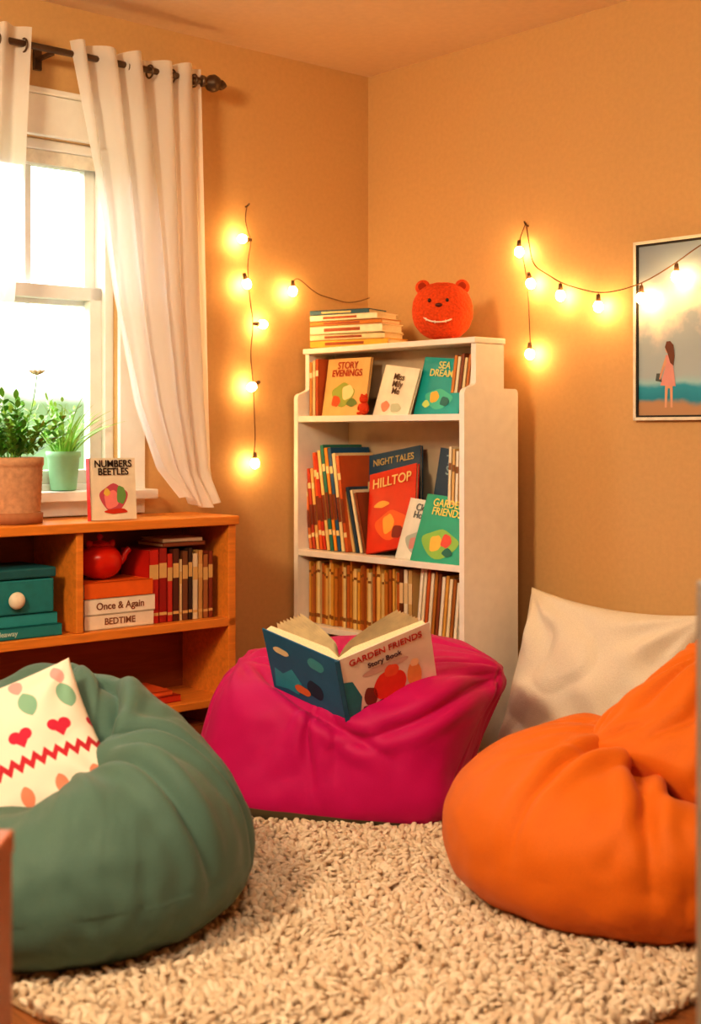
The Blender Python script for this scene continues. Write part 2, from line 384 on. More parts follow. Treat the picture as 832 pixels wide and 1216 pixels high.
for k in range(11):
    s = .9+k*.089 if k < 6 else 1.54+(k-6)*.09
    me = bpy.data.meshes.new('ring')
    n1, n2 = 20, 8; V = []; F = []
    for i in range(n1):
        for j in range(n2):
            a, b = 2*math.pi*i/n1, 2*math.pi*j/n2; r = .021+.0035*math.cos(b)
            V.append((.0035*math.sin(b), r*math.cos(a), r*math.sin(a)))
            F.append((i*n2+j, ((i+1)%n1)*n2+j, ((i+1)%n1)*n2+(j+1)%n2, i*n2+(j+1)%n2))
    me.from_pydata(V, [], F); link('ring', me, rod, T((-s, -.105, 2.28)), [rm], True)

# ---------------------------------------------------------------- tall white bookcase (against right wall)
BCM = T(RW(.02, .39, 0)) @ R(-48.65, 'Z')
bc = empty('bookcase', BCM)
wh = mat((.88, .84, .77), .42, 'plain', 25, .02, .03)
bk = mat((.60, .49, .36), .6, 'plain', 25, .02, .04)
def side_panel(x0, x1, nm):
    def arc(cx, cz, r, a0, a1, n=6): return [(cx+r*math.cos(math.radians(a0+(a1-a0)*i/n)), cz+r*math.sin(math.radians(a0+(a1-a0)*i/n))) for i in range(n+1)]
    P = [(0, 0), (0.26, 0)] + arc(.245, 1.205, .015, 0, 90) + [(.19, 1.22), (.19, 1.367), (.055, 1.367)] + arc(.045, 1.24, .01, 0, -60) + arc(.022, 1.198, .022, 90, 180)
    bm = bmesh.new(); a = [bm.verts.new((x0, y, z)) for y, z in P]; b = [bm.verts.new((x1, y, z)) for y, z in P]
    bm.faces.new(a); bm.faces.new(b[::-1]); n = len(P)
    for i in range(n): bm.faces.new((a[i], b[i], b[(i+1)%n], a[(i+1)%n]))
    bmesh.ops.recalc_face_normals(bm, faces=bm.faces)
    me = bpy.data.meshes.new(nm); bm.to_mesh(me); bm.free(); link(nm, me, bc, None, [wh])
BW = .876
side_panel(0, .022, 'side_panel_far'); side_panel(BW-.022, BW, 'side_panel_near')
boxes('top_board', [(-.004, BW+.004, .045, .195, 1.367, 1.387)], [wh], bc, bevel=.003)
boxes('shelves', [(.022, BW-.022, .002, .25, 1.113, 1.135), (.022, BW-.022, .002, .25, .618, .64), (.022, BW-.022, .002, .25, .345, .367), (.022, BW-.022, .002, .25, .06, .082), (.022, BW-.022, .02, .035, 0, .06)], [wh], bc, bevel=.002)
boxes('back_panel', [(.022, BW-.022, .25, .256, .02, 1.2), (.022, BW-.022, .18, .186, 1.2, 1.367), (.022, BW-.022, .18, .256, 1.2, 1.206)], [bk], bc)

# books on bookcase ------------------------------------------------
bb = empty('picture_books', BCM)
z = 1.1365
cols = ['#C98B4A', '#E2C79A', '#B5562B']
x = .03
for c_, h_ in zip(cols, (.2, .205, .21)): spine_book(bb, x, .05, z, .016, h_, .13, c_, spine=[(.7, .8, '#F0E0B8')]); x += .018
book(bb, T((.09, .06, z)) @ R(-9, 'X'), .235, .012, .212, '#D9B070', 'STORY\nEVENINGS', '#A8341C', art=[(.45, .36, .26, .2, '#8FA24B'), (.55, .4, .13, .13, '#E9D5A0'), (.3, .25, .1, .1, '#C4552C'), (.68, .22, .12, .07, '#5E7A3C')], tsize=.036, tz=.8)
book(bb, T((.385, .045, z)) @ R(-14, 'X') @ R(7, 'Y'), .18, .012, .185, '#EFE4D0', 'Miss\nMily\nMe', '#5A4030', art=[(.3, .2, .12, .1, '#D98E73'), (.6, .2, .15, .09, '#BFC6AC')], tsize=.032, tz=.65)
book(bb, T((.56, .075, z)) @ R(-12, 'X') @ R(5, 'Y'), .215, .014, .205, '#14A3A4', 'SEA\nDREAMS', '#E8E08A', art=[(.5, .3, .3, .16, '#46C2A8'), (.4, .33, .1, .1, '#E9B54A'), (.65, .27, .1, .08, '#18706F'), (.25, .2, .08, .06, '#C9E37A')], tsize=.035, tz=.8)
x = .715
for c_, h_ in zip(['#D98A3A', '#F1E3C4', '#8A4A2A', '#E7D2A6', '#C77634', '#F3E9D6'], (.2, .195, .205, .19, .2, .185)):
    spine_book(bb, x, .09, z, .014, h_, .085, c_, tilt=9, spine=[(.2, .3, '#A8341C')]); x += .0165
# second row
z = .6415; x = .035
for c_, h_, t_ in zip(['#D9783A', '#C5482A', '#EBB870', '#E9662E', '#D03E28', '#F0D08A', '#2C7F72', '#E89A35', '#1F5C8C', '#F0DCA8', '#C8602C'], (.26, .3, .3, .36, .35, .37, .39, .38, .38, .36, .35), (-7,)*4+(-9,)*7):
    spine_book(bb, x, .045, z, .0175, h_, .19, c_, tilt=t_, spine=[(.75, .82, '#F0D9A0'), (.3, .55, '#7A3A20'), (.15, .2, '#F0D9A0')]); x += .0205
book(bb, T((.255, .14, z)) @ R(-9, 'X') @ R(-9, 'Y'), .27, .014, .355, '#285474', 'NIGHT TALES', '#C9B77A', art=[(.5, .45, .3, .2, '#39728A')], tsize=.035, tz=.9)
book(bb, T((.29, .11, z)) @ R(-10, 'X') @ R(-11, 'Y'), .02, .012, .26, '#E9D6A6')
for k in range(4): spine_book(bb, .262+k*.02, .06, z, .015, .25-.01*k, .1, ['#E8C98A', '#2C4C66', '#F0E2C2', '#8A4A2A'][k], tilt=-14)
book(bb, T((.345, .05, z)) @ R(-15, 'X') @ R(-12, 'Y'), .235, .016, .295, '#D23318', 'HILLTOP', '#F1D58C', art=[(.5, .3, .32, .17, '#E7672C'), (.45, .32, .12, .12, '#F1B04C'), (.65, .2, .12, .08, '#7C1F16'), (.3, .58, .16, .04, '#F1B04C')], tsize=.05, tz=.85)
book(bb, T((.50, .045, z)) @ R(-16, 'X') @ R(5, 'Y'), .17, .012, .215, '#E0E0D6', 'Cloud\nHouse', '#5A6B70', art=[(.5, .3, .32, .16, '#A9B7AE'), (.4, .28, .1, .1, '#C88F8A'), (.65, .36, .08, .08, '#7B8F5C')], tsize=.034, tz=.8)
book(bb, T((.56, .13, z)) @ R(-6, 'X') @ R(6, 'Y'), .15, .014, .385, '#1E4460', 'The\nSky', '#9FC1C9', tsize=.045, tz=.85)
for k in range(7): spine_book(bb, .725+k*.0165, .07, z, .014, .385-.007*k, .12, ['#F1E3C4', '#E0B878', '#F3E9D6', '#D9A860', '#EFE0C0', '#D8B070', '#F3E9D6'][k], tilt=2, spine=[(.8, .86, '#8A5A30')])
book(bb, T((.61, .012, z)) @ R(-17, 'X') @ R(4, 'Y'), .235, .014, .235, '#22A888', 'GARDEN\nFRIENDS', '#F4E27A', art=[(.5, .3, .36, .2, '#8CC152'), (.42, .3, .12, .12, '#F2C14E'), (.62, .36, .1, .1, '#D9503A'), (.7, .2, .1, .06, '#1B6B5A')], tsize=.037, tz=.82)
# third row
z = .3685; x = .03; k = 0
pal = ['#EDB048', '#F5CC78', '#C8702E', '#F0C060', '#CE8030', '#F5D590', '#E49C3C', '#F0DAA0', '#B8682C']
while x < .52:
    th = random.choice((.009, .012, .015, .018)); h_ = .225+random.uniform(-.02, .018)
    spine_book(bb, x, .04+random.uniform(0, .014), z, th, h_, .17, pal[(k*4) % 9], spine=[(.1, .16, '#8A5520'), (.82, .86, '#8A5520')]); x += th+.0012; k += 1
for c_ in ['#6B3A1E', '#F0E4CC', '#C9A56A']:
    spine_book(bb, x, .04, z, .02, .235, .17, c_, spine=[(.5, .8, '#E2C79A')]); x += .022
x += .01
for c_, h_ in zip(['#F3EAD8', '#EFE2C6', '#C7622E', '#F0E4CC', '#B5762F', '#8A4A2A', '#F3E9D6', '#D9A24E', '#F0E0BC', '#A8682E', '#EFE6D2'], (.255, .25, .25, .235, .24, .235, .225, .23, .22, .22, .21)):
    spine_book(bb, x, .045, z, .0155, h_, .16, c_, tilt=6); x += .0175
# bottom row
z = .0835; x = .03
while x < .82:
    th = random.choice((.016, .02, .024)); spine_book(bb, x, .04, z, th, .22+random.uniform(-.02, .02), .17, random.choice(pal+['#A8341C', '#2C4C66'])); x += th+.0015
# little toy figure in the top row
toy = empty('toy_figurine', BCM @ T((.352, .035, 1.1365))); rd = mat('#D2441C', .7, 'fabric', 200, .2)
ico('body', (.02, .017, .024), [rd], toy, T((0, 0, .023)), 3); ico('head', (.017, .015, .016), [rd], toy, T((0, -.002, .056)), 3)
for sx in (-1, 1):
    ico('ear', (.006, .004, .006), [rd], toy, T((sx*.012, 0, .07)), 2); ico('leg', (.007, .012, .006), [rd], toy, T((sx*.011, -.014, .006)), 2); ico('arm', (.005, .006, .013), [rd], toy, T((sx*.02, -.006, .028)) @ R(sx*-20, 'Y'), 2)

# stack on top of the bookcase
st = empty('stack_of_books', BCM @ T((.045, .04, 1.3878)) @ R(14, 'Z'))
zz = 0
for c_, th, w_, yw in [('#EDB03C', .026, .345, 0), ('#EFDAA8', .022, .325, 2), ('#F4E6C4', .03, .325, -1), ('#D0812E', .018, .315, 1), ('#F4E6C4', .022, .30, 0), ('#2E5C70', .018, .25, 5)]:
    c2 = .003
    boxes('book', [(0, w_, 0, .135, zz, zz+c2, 0), (0, w_, 0, .135, zz+th-c2, zz+th, 0), (0, w_, 0, .003, zz, zz+th, 0), (.004, w_-.004, .003, .131, zz+c2, zz+th-c2, 1), (w_*.2, w_*.7, -.0008, .001, zz+th*.3, zz+th*.7, 2)],
          [mat(c_, .5, var=.08), mat(PAGE, .9, 'plain', 300, .3), mat('#9A4A22' if c_ != '#2E5C70' else '#C9B77A', .5)], st, R(yw, 'Z'))
    zz += th+.0005

# knitted red-orange bear
be = empty('plush_bear', T(BCM @ Vector((.66, .118, 1.3895))) @ R(-8, 'Z'))
kn = mat('#E4521A', .9, 'plain', 120, .8, .16)
bodyb = ico('body', (.103, .092, .098), [kn], be, T((0, 0, .0985)), 6, 2.25)
for v in bodyb.data.vertices:
    q = Vector(v.co)*75; v.co += v.co.normalized()*(.0022*noise.noise(q))
for sx in (-1, 1):
    ico('ear', (.026, .016, .024), [kn], be, T((sx*.068, 0, .182)) @ R(sx*35, 'Y'), 4)
    ico('ear_inner', (.014, .004, .013), [mat('#A8360C', .9)], be, T((sx*.069, -.0145, .183)) @ R(sx*35, 'Y'), 3)
    ico('eye', (.006, .004, .007), [mat('#2A0F08', .3)], be, T((sx*.03-.008, -.087, .128)), 3)
ico('nose', (.012, .007, .007), [mat('#5A1A0C', .5)], be, T((-.006, -.094, .112)), 3)
sm = [(.058*math.cos(a)-.006, -.101+.034*abs(math.cos(a))**2, .088+.034*math.sin(a)) for a in [math.radians(186+168*i/14) for i in range(15)]]
curve('smile', sm, .0028, [mat('#F5E3D0', .7)], be)
for p in sm[3:-3:3]: ico('stitch', (.0022, .0022, .006), [mat('#F5E3D0', .7)], be, T(p), 2)

# ---------------------------------------------------------------- low wooden shelf
LSM = T(LW(.865, .30, 0)) @ R(41.35, 'Z')
ls = empty('low_bookshelf', LSM)
wd = mat('#E08A34', .45, 'wood', 5, .05, .13)
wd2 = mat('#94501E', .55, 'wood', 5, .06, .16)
LX = -1.18
boxes('top', [(LX-.01, .008, -.01, .29, .767, .797)], [wd], ls, bevel=.004)
boxes('carcass', [(-.03, 0, 0, .28, 0, .767), (LX, LX+.03, 0, .28, 0, .767), (LX, 0, .0, .28, .43, .459), (LX, 0, 0, .28, .17, .196), (LX, 0, .02, .27, .02, .04), (-.60, -.575, .003, .28, .459, .767)], [wd], ls, bevel=.003)
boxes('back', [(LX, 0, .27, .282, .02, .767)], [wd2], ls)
lb = empty('shelf_books', LSM)
def flat(parent, x0, x1, y0, y1, z, th, col, tcol='#7A3A1C', title=None, yaw=0, name='book'):
    M = T(((x0+x1)/2, (y0+y1)/2, z)) @ R(yaw, 'Z'); a, b = (x1-x0)/2, (y1-y0)/2; c2 = .003
    o = boxes(name, [(-a, a, -b, b, 0, c2, 0), (-a, a, -b, b, th-c2, th, 0), (-a, a, -b, -b+.003, 0, th, 0), (-a+.004, a-.004, -b+.003, b-.004, c2, th-c2, 1)],
          [mat(col, .5, var=.06), mat(PAGE, .9, 'plain', 300, .3)], parent, M)
    if title: text(title, th*.62, tcol, o, T((0, -b-.001, th*.5)) @ R(90, 'X'))
    return o
flat(lb, -.555, -.305, .03, .2, .460, .046, '#EFE0CC', '#8A5A3A', 'BEDTIME')
flat(lb, -.555, -.300, .03, .2, .5065, .05, '#F2E7D6', '#8A5A3A', 'Once & Again')
flat(lb, -.555, -.308, .03, .2, .557, .05, '#E86A1C', '#E86A1C')
x = -.315
for c_, th, h_ in [('#C3261A', .036, .235), ('#9E1E18', .03, .24), ('#C8382A', .02, .22), ('#5B2A1C', .024, .235), ('#E9CFA0', .01, .2), ('#7B4A2C', .022, .225), ('#3E2A22', .016, .235), ('#E3D2B4', .02, .215), ('#C99A5C', .018, .225), ('#A86A3A', .02, .21), ('#8A3A22', .018, .22)]:
    spine_book(lb, x, .04, .460, th, h_, .17, c_, spine=[(.6, .8, '#D9B070'), (.1, .14, '#D9B070')]); x += th+.0015
flat(lb, -.26, -.09, .05, .2, .7015, .014, '#8A4A2A', yaw=2); flat(lb, -.25, -.10, .05, .19, .716, .012, '#EAD9BC', yaw=-3)
flat(lb, -.50, -.20, .03, .23, .197, .022, '#C83A1E', yaw=4); flat(lb, -.47, -.22, .05, .22, .2195, .016, '#E0602A', yaw=-3)
flat(lb, -.33, -.08, .03, .2, .041, .035, '#C98A4A'); flat(lb, -.33, -.09, .03, .2, .0765, .035, '#8E4A22')
x = -1.13
for c_, th in [('#C98A4A', .03), ('#8E2A1C', .04), ('#2C6A66', .03), ('#E2C79A', .03)]:
    spine_book(lb, x, .04, .197, th, .2, .17, c_); x += th+.002
# red teapot
tp = empty('teapot', LSM @ T((-.455, .11, .6085)) @ R(-10, 'Z')); rg = mat('#C8220C', .25, 'plain', 10, .01, .1)
ico('body', (.07, .062, .056), [rg], tp, T((0, 0, .056)), 5, 2.2)
lathe('lid', [(.034, 0), (.036, .004), (.025, .012), (.006, .017), (.005, .02), (.011, .026), (.009, .034), (.002, .038)], [rg], tp, T((0, 0, .106)), 32)
curve('spout', [(.05, 0, .04), (.08, 0, .055), (.085, 0, .08), (.10, 0, .092)], .010, [rg], tp)
curve('handle', [(-.055, 0, .085), (-.09, 0, .09), (-.1, 0, .06), (-.085, 0, .035), (-.055, 0, .03)], .006, [rg], tp)
for sx in (-1, 1): ico('ear', (.012, .008, .018), [rg], tp, T((sx*.035, -.01, .108)) @ R(sx*25, 'Y'), 3)
# teal storage box + book
tl = mat('#1C7E84', .5, 'plain', 40, .05, .1)
sb = empty('storage_box', LSM)
boxes('box_body', [(-1.0, -.66, .03, .24, .5305, .635), ], [tl], sb, bevel=.006)
boxes('box_lid', [(-1.005, -.655, .025, .245, .637, .668)], [mat('#176068', .5)], sb, bevel=.006)
ico('knob', (.026, .016, .026), [mat('#E8DCC8', .5)], sb, T((-.79, .018, .575)), 4)
flat(lb, -1.02, -.64, .02, .23, .460, .035, '#1D8288', '#BFD8D0', 'Hideaway'); flat(lb, -1.0, -.65, .03, .23, .4955, .034, '#2A949A')
# small red pig, lower tier
rp = empty('toy_pig', LSM @ T((-.83, .12, .197)))
ico('body', (.05, .04, .042), [rg], rp, T((0, 0, .05)), 4); ico('snout', (.014, .014, .012), [rg], rp, T((.045, -.01, .055)), 3)
for sx in (-1, 1):
    for sy in (-1, 1): lathe('leg', [(.009, 0), (.009, .02)], [rg], rp, T((sx*.025, sy*.018, 0)), 12)
    ico('ear', (.008, .005, .012), [rg], rp, T((.028, sx*.02, .09)), 3)
# standing book on shelf
sbk = empty('childrens_book', LSM @ T((-.520, .05, .7985)) @ R(-4, 'X'))
book(sbk, Matrix(), .165, .022, .195, '#ECE2CE', 'NUMBERS\nBEETLES', '#2A1712', art=[(.5, .35, .3, .22, '#C5546A'), (.45, .33, .17, .15, '#F08A8A'), (.66, .4, .1, .15, '#6FA05A'), (.35, .45, .07, .06, '#E9C25A'), (.55, .14, .25, .04, '#C8361E')], tsize=.031, tz=.84, spine=[(0, 1, '#C8281C')])

# ---------------------------------------------------------------- plants
def blades(name, n, R0, length, spread, width, mats, parent, M, segs=8, droop=1.0, leaf=False):
    V = []; F = []
    for _ in range(n):
        a = random.uniform(0, 2*math.pi); r0 = R0*math.sqrt(random.random()); L_ = length*random.uniform(.55, 1.05)
        tilt = random.uniform(.05, spread); az = a+random.uniform(-.5, .5)
        p = Vector((r0*math.cos(a), r0*math.sin(a), 0)); d = Vector((math.sin(tilt)*math.cos(az), math.sin(tilt)*math.sin(az), math.cos(tilt)))
        sd = d.cross(Vector((0, 0, 1))).normalized() if tilt > .01 else Vector((1, 0, 0)); sd = (Matrix.Rotation(random.uniform(-1, 1), 3, d) @ sd)
        b0 = len(V)
        for i in range(segs+1):
            t = i/segs; w = width*(math.sin(math.pi*min(1, t*.9+.08))**.7 if leaf else (1-t)**.6)
            V += [tuple(p-sd*w), tuple(p+Vector((0, 0, -w*.4))), tuple(p+sd*w)]
            if i < segs: F += [(b0+3*i, b0+3*i+1, b0+3*i+4, b0+3*i+3), (b0+3*i+1, b0+3*i+2, b0+3*i+5, b0+3*i+4)]
            p = p+d*(L_/segs); d = (d+Vector((math.cos(az)*.06, math.sin(az)*.06, -.07*droop))).normalized()
    me = bpy.data.meshes.new(name); me.from_pydata(V, [], F); return link(name, me, parent, M, mats, True)
def sprigs(name, n, R0, height, spread, leaf_l, leaf_w, mats, parent, M):
    """leafy stems: pairs of pointed oval leaves along each stem"""
    V = []; F = []
    def leaf(p, d, up):
        s = d.cross(up)
        if s.length < 1e-4: s = Vector((1, 0, 0))
        s.normalize(); b0 = len(V)
        for t, w in ((0, .05), (.25, .8), (.5, 1), (.75, .7), (1, .02)):
            q = p+d*leaf_l*t-up*leaf_l*.25*t*t
            V.extend([tuple(q-s*leaf_w*w+up*.2*leaf_w*w), tuple(q), tuple(q+s*leaf_w*w+up*.2*leaf_w*w)])
        for i in range(4): F.extend([(b0+3*i, b0+3*i+1, b0+3*i+4, b0+3*i+3), (b0+3*i+1, b0+3*i+2, b0+3*i+5, b0+3*i+4)])
    for _ in range(n):
        a = random.uniform(0, 2*math.pi); r0 = R0*math.sqrt(random.random()); tl_ = random.uniform(0, spread); Ls = height*random.uniform(.5, 1)
        p = Vector((r0*math.cos(a), r0*math.sin(a), 0)); d = Vector((math.sin(tl_)*math.cos(a), math.sin(tl_)*math.sin(a), math.cos(tl_)))
        m = 9; b0 = len(V)
        for i in range(m):
            sd = Vector((-math.sin(a), math.cos(a), 0)); V.extend([tuple(p-sd*.001), tuple(p+sd*.001)])
            p = p+d*(Ls/m); d = (d+Vector((math.cos(a)*.05, math.sin(a)*.05, -.03))).normalized()
        for i in range(m-1): F.append((b0+2*i, b0+2*i+1, b0+2*i+3, b0+2*i+2))
        p = Vector((r0*math.cos(a), r0*math.sin(a), 0)); d = Vector((math.sin(tl_)*math.cos(a), math.sin(tl_)*math.sin(a), math.cos(tl_)))
        for i in range(m):
            if i > 1:
                az = random.uniform(0, 6.28)
                for q in (0, math.pi):
                    o = Vector((math.cos(az+q), math.sin(az+q), .55)).normalized(); leaf(p, (o+d*.5).normalized(), Vector((0, 0, 1)))
            p = p+d*(Ls/m); d = (d+Vector((math.cos(a)*.05, math.sin(a)*.05, -.03))).normalized()
        leaf(p, d, Vector((math.cos(a), math.sin(a), .2)).normalized())
    me = bpy.data.meshes.new(name); me.from_pydata(V, [], F); return link(name, me, parent, M, mats, True)
gr = mat('#63A83C', .5, 'plain', 20, .05, .3); gr2 = mat('#93C855', .5, 'plain', 20, .05, .3)
p1 = empty('potted_plant', LSM @ T((-.745, .13, .7985)))
tc_ = mat('#C09270', .75, 'plain', 60, .3, .15)
prof = [(.062, 0), (.078, .004)]
for i in range(24): prof.append((.080+.008*i/23+.0012*(i % 2), .008+.165*i/23))
prof += [(.092, .176), (.092, .2), (.084, .2), (.082, .185), (.02, .182)]
lathe('pot', prof, [tc_], p1); lathe('pot_base', [(.088, 0), (.09, .03), (.08, .034)], [mat('#A8704C', .8)], p1)
sprigs('foliage', 38, .055, .21, .8, .040, .0085, [gr], p1, T((0, 0, .18)))
sprigs('foliage_light', 22, .05, .23, .5, .036, .008, [gr2], p1, T((0, 0, .18)))
curve('flower_stem', [(0.02, 0, .18), (.05, 0, .3), (.075, 0, .40), (.08, 0, .45)], .0015, [gr], p1)
for a in range(8):
    ico('petal', (.015, .007, .005), [mat('#E9DFCF', .6)], p1, T((.08, 0, .455)) @ R(a*45, 'Z') @ R(-25, 'Y') @ T((.014, 0, 0)), 2)
ico('flower_center', (.007, .007, .007), [mat('#E6C74E', .6)], p1, T((.08, 0, .458)), 2)
p2 = empty('potted_grass', T(LW(1.345, .005, WZ0+.0095)))
lathe('pot', [(.036, 0), (.042, .004), (.052, .108), (.056, .11), (.056, .128), (.050, .128), (.048, .118), (.01, .116)], [mat('#8FC79A', .5, 'plain', 20, .03, .06)], p2)
blades('foliage', 60, .03, .22, .7, .0035, [gr2], p2, T((0, 0, .115)), droop=1.2)
sprigs('foliage_leafy', 16, .03, .20, .55, .026, .005, [gr2], p2, T((0, 0, .115)))

# ---------------------------------------------------------------- fairy lights
bulbm = bpy.data.materials.new('warm_bulb_glow'); bulbm.use_nodes = True; b = bulbm.node_tree.nodes['Principled BSDF']
b.inputs['Emission Color'].default_value = (1, .58, .22, 1); b.inputs['Emission Strength'].default_value = 88; b.inputs['Base Color'].default_value = (1, .8, .5, 1)
sock = mat('#5A3E24', .5); wire = mat('#6A4624', .6)
def bulb_set(par, pts):
    bm = bmesh.new(); bs = bmesh.new()
    for (x, y, z, tl_) in pts:
        M = T((x, y, z)) @ R(tl_, 'Y')
        r = bmesh.ops.create_icosphere(bm, subdivisions=2, radius=.0165)
        for v in r['verts']: v.co.z *= 1.2; v.co = M @ v.co
        r = bmesh.ops.create_cone(bs, cap_ends=True, segments=12, radius1=.009, radius2=.006, depth=.024)
        for v in r['verts']: v.co.z += .028; v.co = M @ v.co
    me = bpy.data.meshes.new('bulbs'); bm.to_mesh(me); bm.free(); link('bulbs', me, par, None, [bulbm], True)
    me = bpy.data.meshes.new('sockets'); bs.to_mesh(me); bs.free(); link('sockets', me, par, None, [sock], True)
fl = empty('fairy_lights', LWM)
LB = [(-.643, 1.77, 90), (-.622, 1.61, -20), (-.55, 1.468, -90), (-.60, 1.239, 60), (-.586, .963, 0), (-.41, 1.598, 0)]
bulb_set(fl, [(x, -.038, z, t) for x, z, t in LB])
curve('wire', [(-.60, -.012, 1.90), (-.615, -.014, 1.86), (-.605, -.02, 1.80), (-.595, -.03, 1.77), (-.60, -.014, 1.70), (-.612, -.03, 1.65), (-.592, -.014, 1.56), (-.585, -.03, 1.47), (-.59, -.014, 1.36), (-.58, -.02, 1.26), (-.57, -.014, 1.14), (-.565, -.014, 1.04), (-.584, -.03, 1.0)], .0018, [wire], fl)
curve('wire_b', [(-.408, -.036, 1.63), (-.39, -.02, 1.645), (-.36, -.014, 1.652), (-.28, -.014, 1.60), (-.2, -.014, 1.587), (-.1, -.02, 1.57), (-.02, -.03, 1.6)], .0018, [wire], fl)
curve('hook', [(-.6, 0, 1.895), (-.6, -.02, 1.895), (-.6, -.022, 1.905)], .003, [rm], fl)
fr = empty('fairy_lights.001', RWM)
RB = [(.82, -.038, 1.698, 0), (.872, -.038, 1.584, -15), (.868, -.038, 1.343, 0), (1.003, -.038, 1.533, 0), (1.162, -.038, 1.485, 0), (1.343, -.052, 1.498, 0), (1.475, -.052, 1.554, 0), (1.66, -.052, 1.62, 0)]
bulb_set(fr, RB)
curve('wire', [(.828, -.012, 1.80), (.85, -.02, 1.72), (.876, -.03, 1.645), (.94, -.03, 1.61), (1.003, -.035, 1.575), (1.08, -.035, 1.55), (1.162, -.035, 1.528), (1.25, -.04, 1.53), (1.343, -.048, 1.545), (1.42, -.048, 1.575), (1.475, -.048, 1.60), (1.57, -.048, 1.65), (1.66, -.048, 1.675), (1.85, -.02, 1.80)], .002, [wire], fr)
curve('wire_b', [(.828, -.012, 1.80), (.806, -.014, 1.76), (.815, -.03, 1.73), (.835, -.02, 1.63), (.84, -.014, 1.55), (.845, -.014, 1.46), (.866, -.033, 1.38)], .0017, [wire], fr)
for p in ((1.003, 1.575, 1.56), (1.162, 1.528, 1.52), (1.343, 1.545, 1.53), (1.475, 1.60, 1.585)):
    yv = -.037 if p[0] < 1.3 else -.05
    curve('drop', [(p[0], yv, p[1]), (p[0], yv, p[2])], .002, [wire], fr)
curve('hook', [(.828, 0, 1.79), (.828, -.018, 1.79), (.828, -.02, 1.805)], .003, [rm], fr)

# ---------------------------------------------------------------- framed picture
pf = empty('framed_picture', RWM @ T((1.288, 0, 1.112)))
PW, PH = .42, .57
boxes('frame', [(0, .010, -.022, 0, 0, PH), (PW-.010, PW, -.022, 0, 0, PH), (0, PW, -.022, 0, 0, .010), (0, PW, -.022, 0, PH-.010, PH)], [mat('#E6DCC8', .4)], pf, bevel=.001)
boxes('frame_lip', [(.010, .016, -.019, 0, .01, PH-.01), (PW-.016, PW-.01, -.019, 0, .01, PH-.01), (.01, PW-.01, -.019, 0, .01, .016), (.01, PW-.01, -.019, 0, PH-.016, PH-.01)], [mat('#1E1A16', .5)], pf)
am = bpy.data.materials.new('seaside_art'); am.use_nodes = True; nt = am.node_tree; N = nt.nodes; L = nt.links; b = N['Principled BSDF']; b.inputs['Roughness'].default_value = .5
tc = N.new('ShaderNodeTexCoord'); sx = N.new('ShaderNodeSeparateXYZ'); L.new(tc.outputs['Object'], sx.inputs[0])
nz = N.new('ShaderNodeTexNoise'); nz.inputs['Scale'].default_value = 7; nz.inputs['Detail'].default_value = 6; L.new(tc.outputs['Object'], nz.inputs['Vector'])
ma = N.new('ShaderNodeMath'); ma.operation = 'MULTIPLY_ADD'; L.new(nz.outputs['Fac'], ma.inputs[0]); ma.inputs[1].default_value = .06; L.new(sx.outputs['Z'], ma.inputs[2])
rp_ = N.new('ShaderNodeValToRGB'); e = rp_.color_ramp.elements
e[0].position = 0; e[0].color = srgb('#B9906A')+(1,); e[1].position = 1; e[1].color = srgb('#8290A0')+(1,)
for p_, c_ in [(.085, '#B9906A'), (.10, '#1C8EA8'), (.135, '#2C9CB8'), (.15, '#9CC8D0'), (.17, '#A8B8C0'), (.33, '#A0AEB8'), (.45, '#8E9CAA')]:
    q = e.new(p_); q.color = srgb(c_)+(1,)
L.new(ma.outputs[0], rp_.inputs[0])
r2 = N.new('ShaderNodeValToRGB'); r2.color_ramp.elements[0].position = .46; r2.color_ramp.elements[1].position = .60; L.new(nz.outputs['Fac'], r2.inputs[0])
gt = N.new('ShaderNodeMapRange'); gt.inputs[1].default_value = .20; gt.inputs[2].default_value = .28; L.new(sx.outputs['Z'], gt.inputs[0])
g2 = N.new('ShaderNodeMapRange'); g2.inputs[1].default_value = .46; g2.inputs[2].default_value = .38; L.new(sx.outputs['Z'], g2.inputs[0])
mu = N.new('ShaderNodeMath'); mu.operation = 'MULTIPLY'; L.new(gt.outputs[0], mu.inputs[0]); L.new(r2.outputs[0], mu.inputs[1])
mu2 = N.new('ShaderNodeMath'); mu2.operation = 'MULTIPLY'; L.new(mu.outputs[0], mu2.inputs[0]); L.new(g2.outputs[0], mu2.inputs[1])
mc = N.new('ShaderNodeMix'); mc.data_type = 'RGBA'; L.new(mu2.outputs[0], mc.inputs['Factor']); L.new(rp_.outputs[0], mc.inputs['A']); mc.inputs['B'].default_value = srgb('#EBDCCC')+(1,)
L.new(mc.outputs['Result'], b.inputs['Base Color'])
boxes('print', [(.012, PW-.012, -.012, -.002, .012, PH-.012)], [am], pf)
def flatpoly(nm, pts, col, y):
    bm = bmesh.new(); a = [bm.verts.new((x, y, z)) for x, z in pts]; bm.faces.new(a)
    me = bpy.data.meshes.new(nm); bm.to_mesh(me); bm.free(); link(nm, me, pf, None, [mat(col, .6, var=.05)])
gx, gz = .131, .04
flatpoly('figure_legs', [(gx-.016, gz), (gx-.008, gz), (gx-.004, gz+.06), (gx+.004, gz+.06), (gx+.006, gz), (gx+.014, gz), (gx+.014, gz+.08), (gx-.014, gz+.08)], '#D9A688', -.0128)
flatpoly('figure_dress', [(gx-.032, gz+.07), (gx+.026, gz+.066), (gx+.016, gz+.13), (gx+.014, gz+.165), (gx-.012, gz+.165), (gx-.012, gz+.13)], '#D99A94', -.0132)
flatpoly('figure_arm', [(gx-.012, gz+.16), (gx-.03, gz+.115), (gx-.036, gz+.09), (gx-.031, gz+.088), (gx-.022, gz+.112), (gx-.008, gz+.14)], '#D9A688', -.0136)
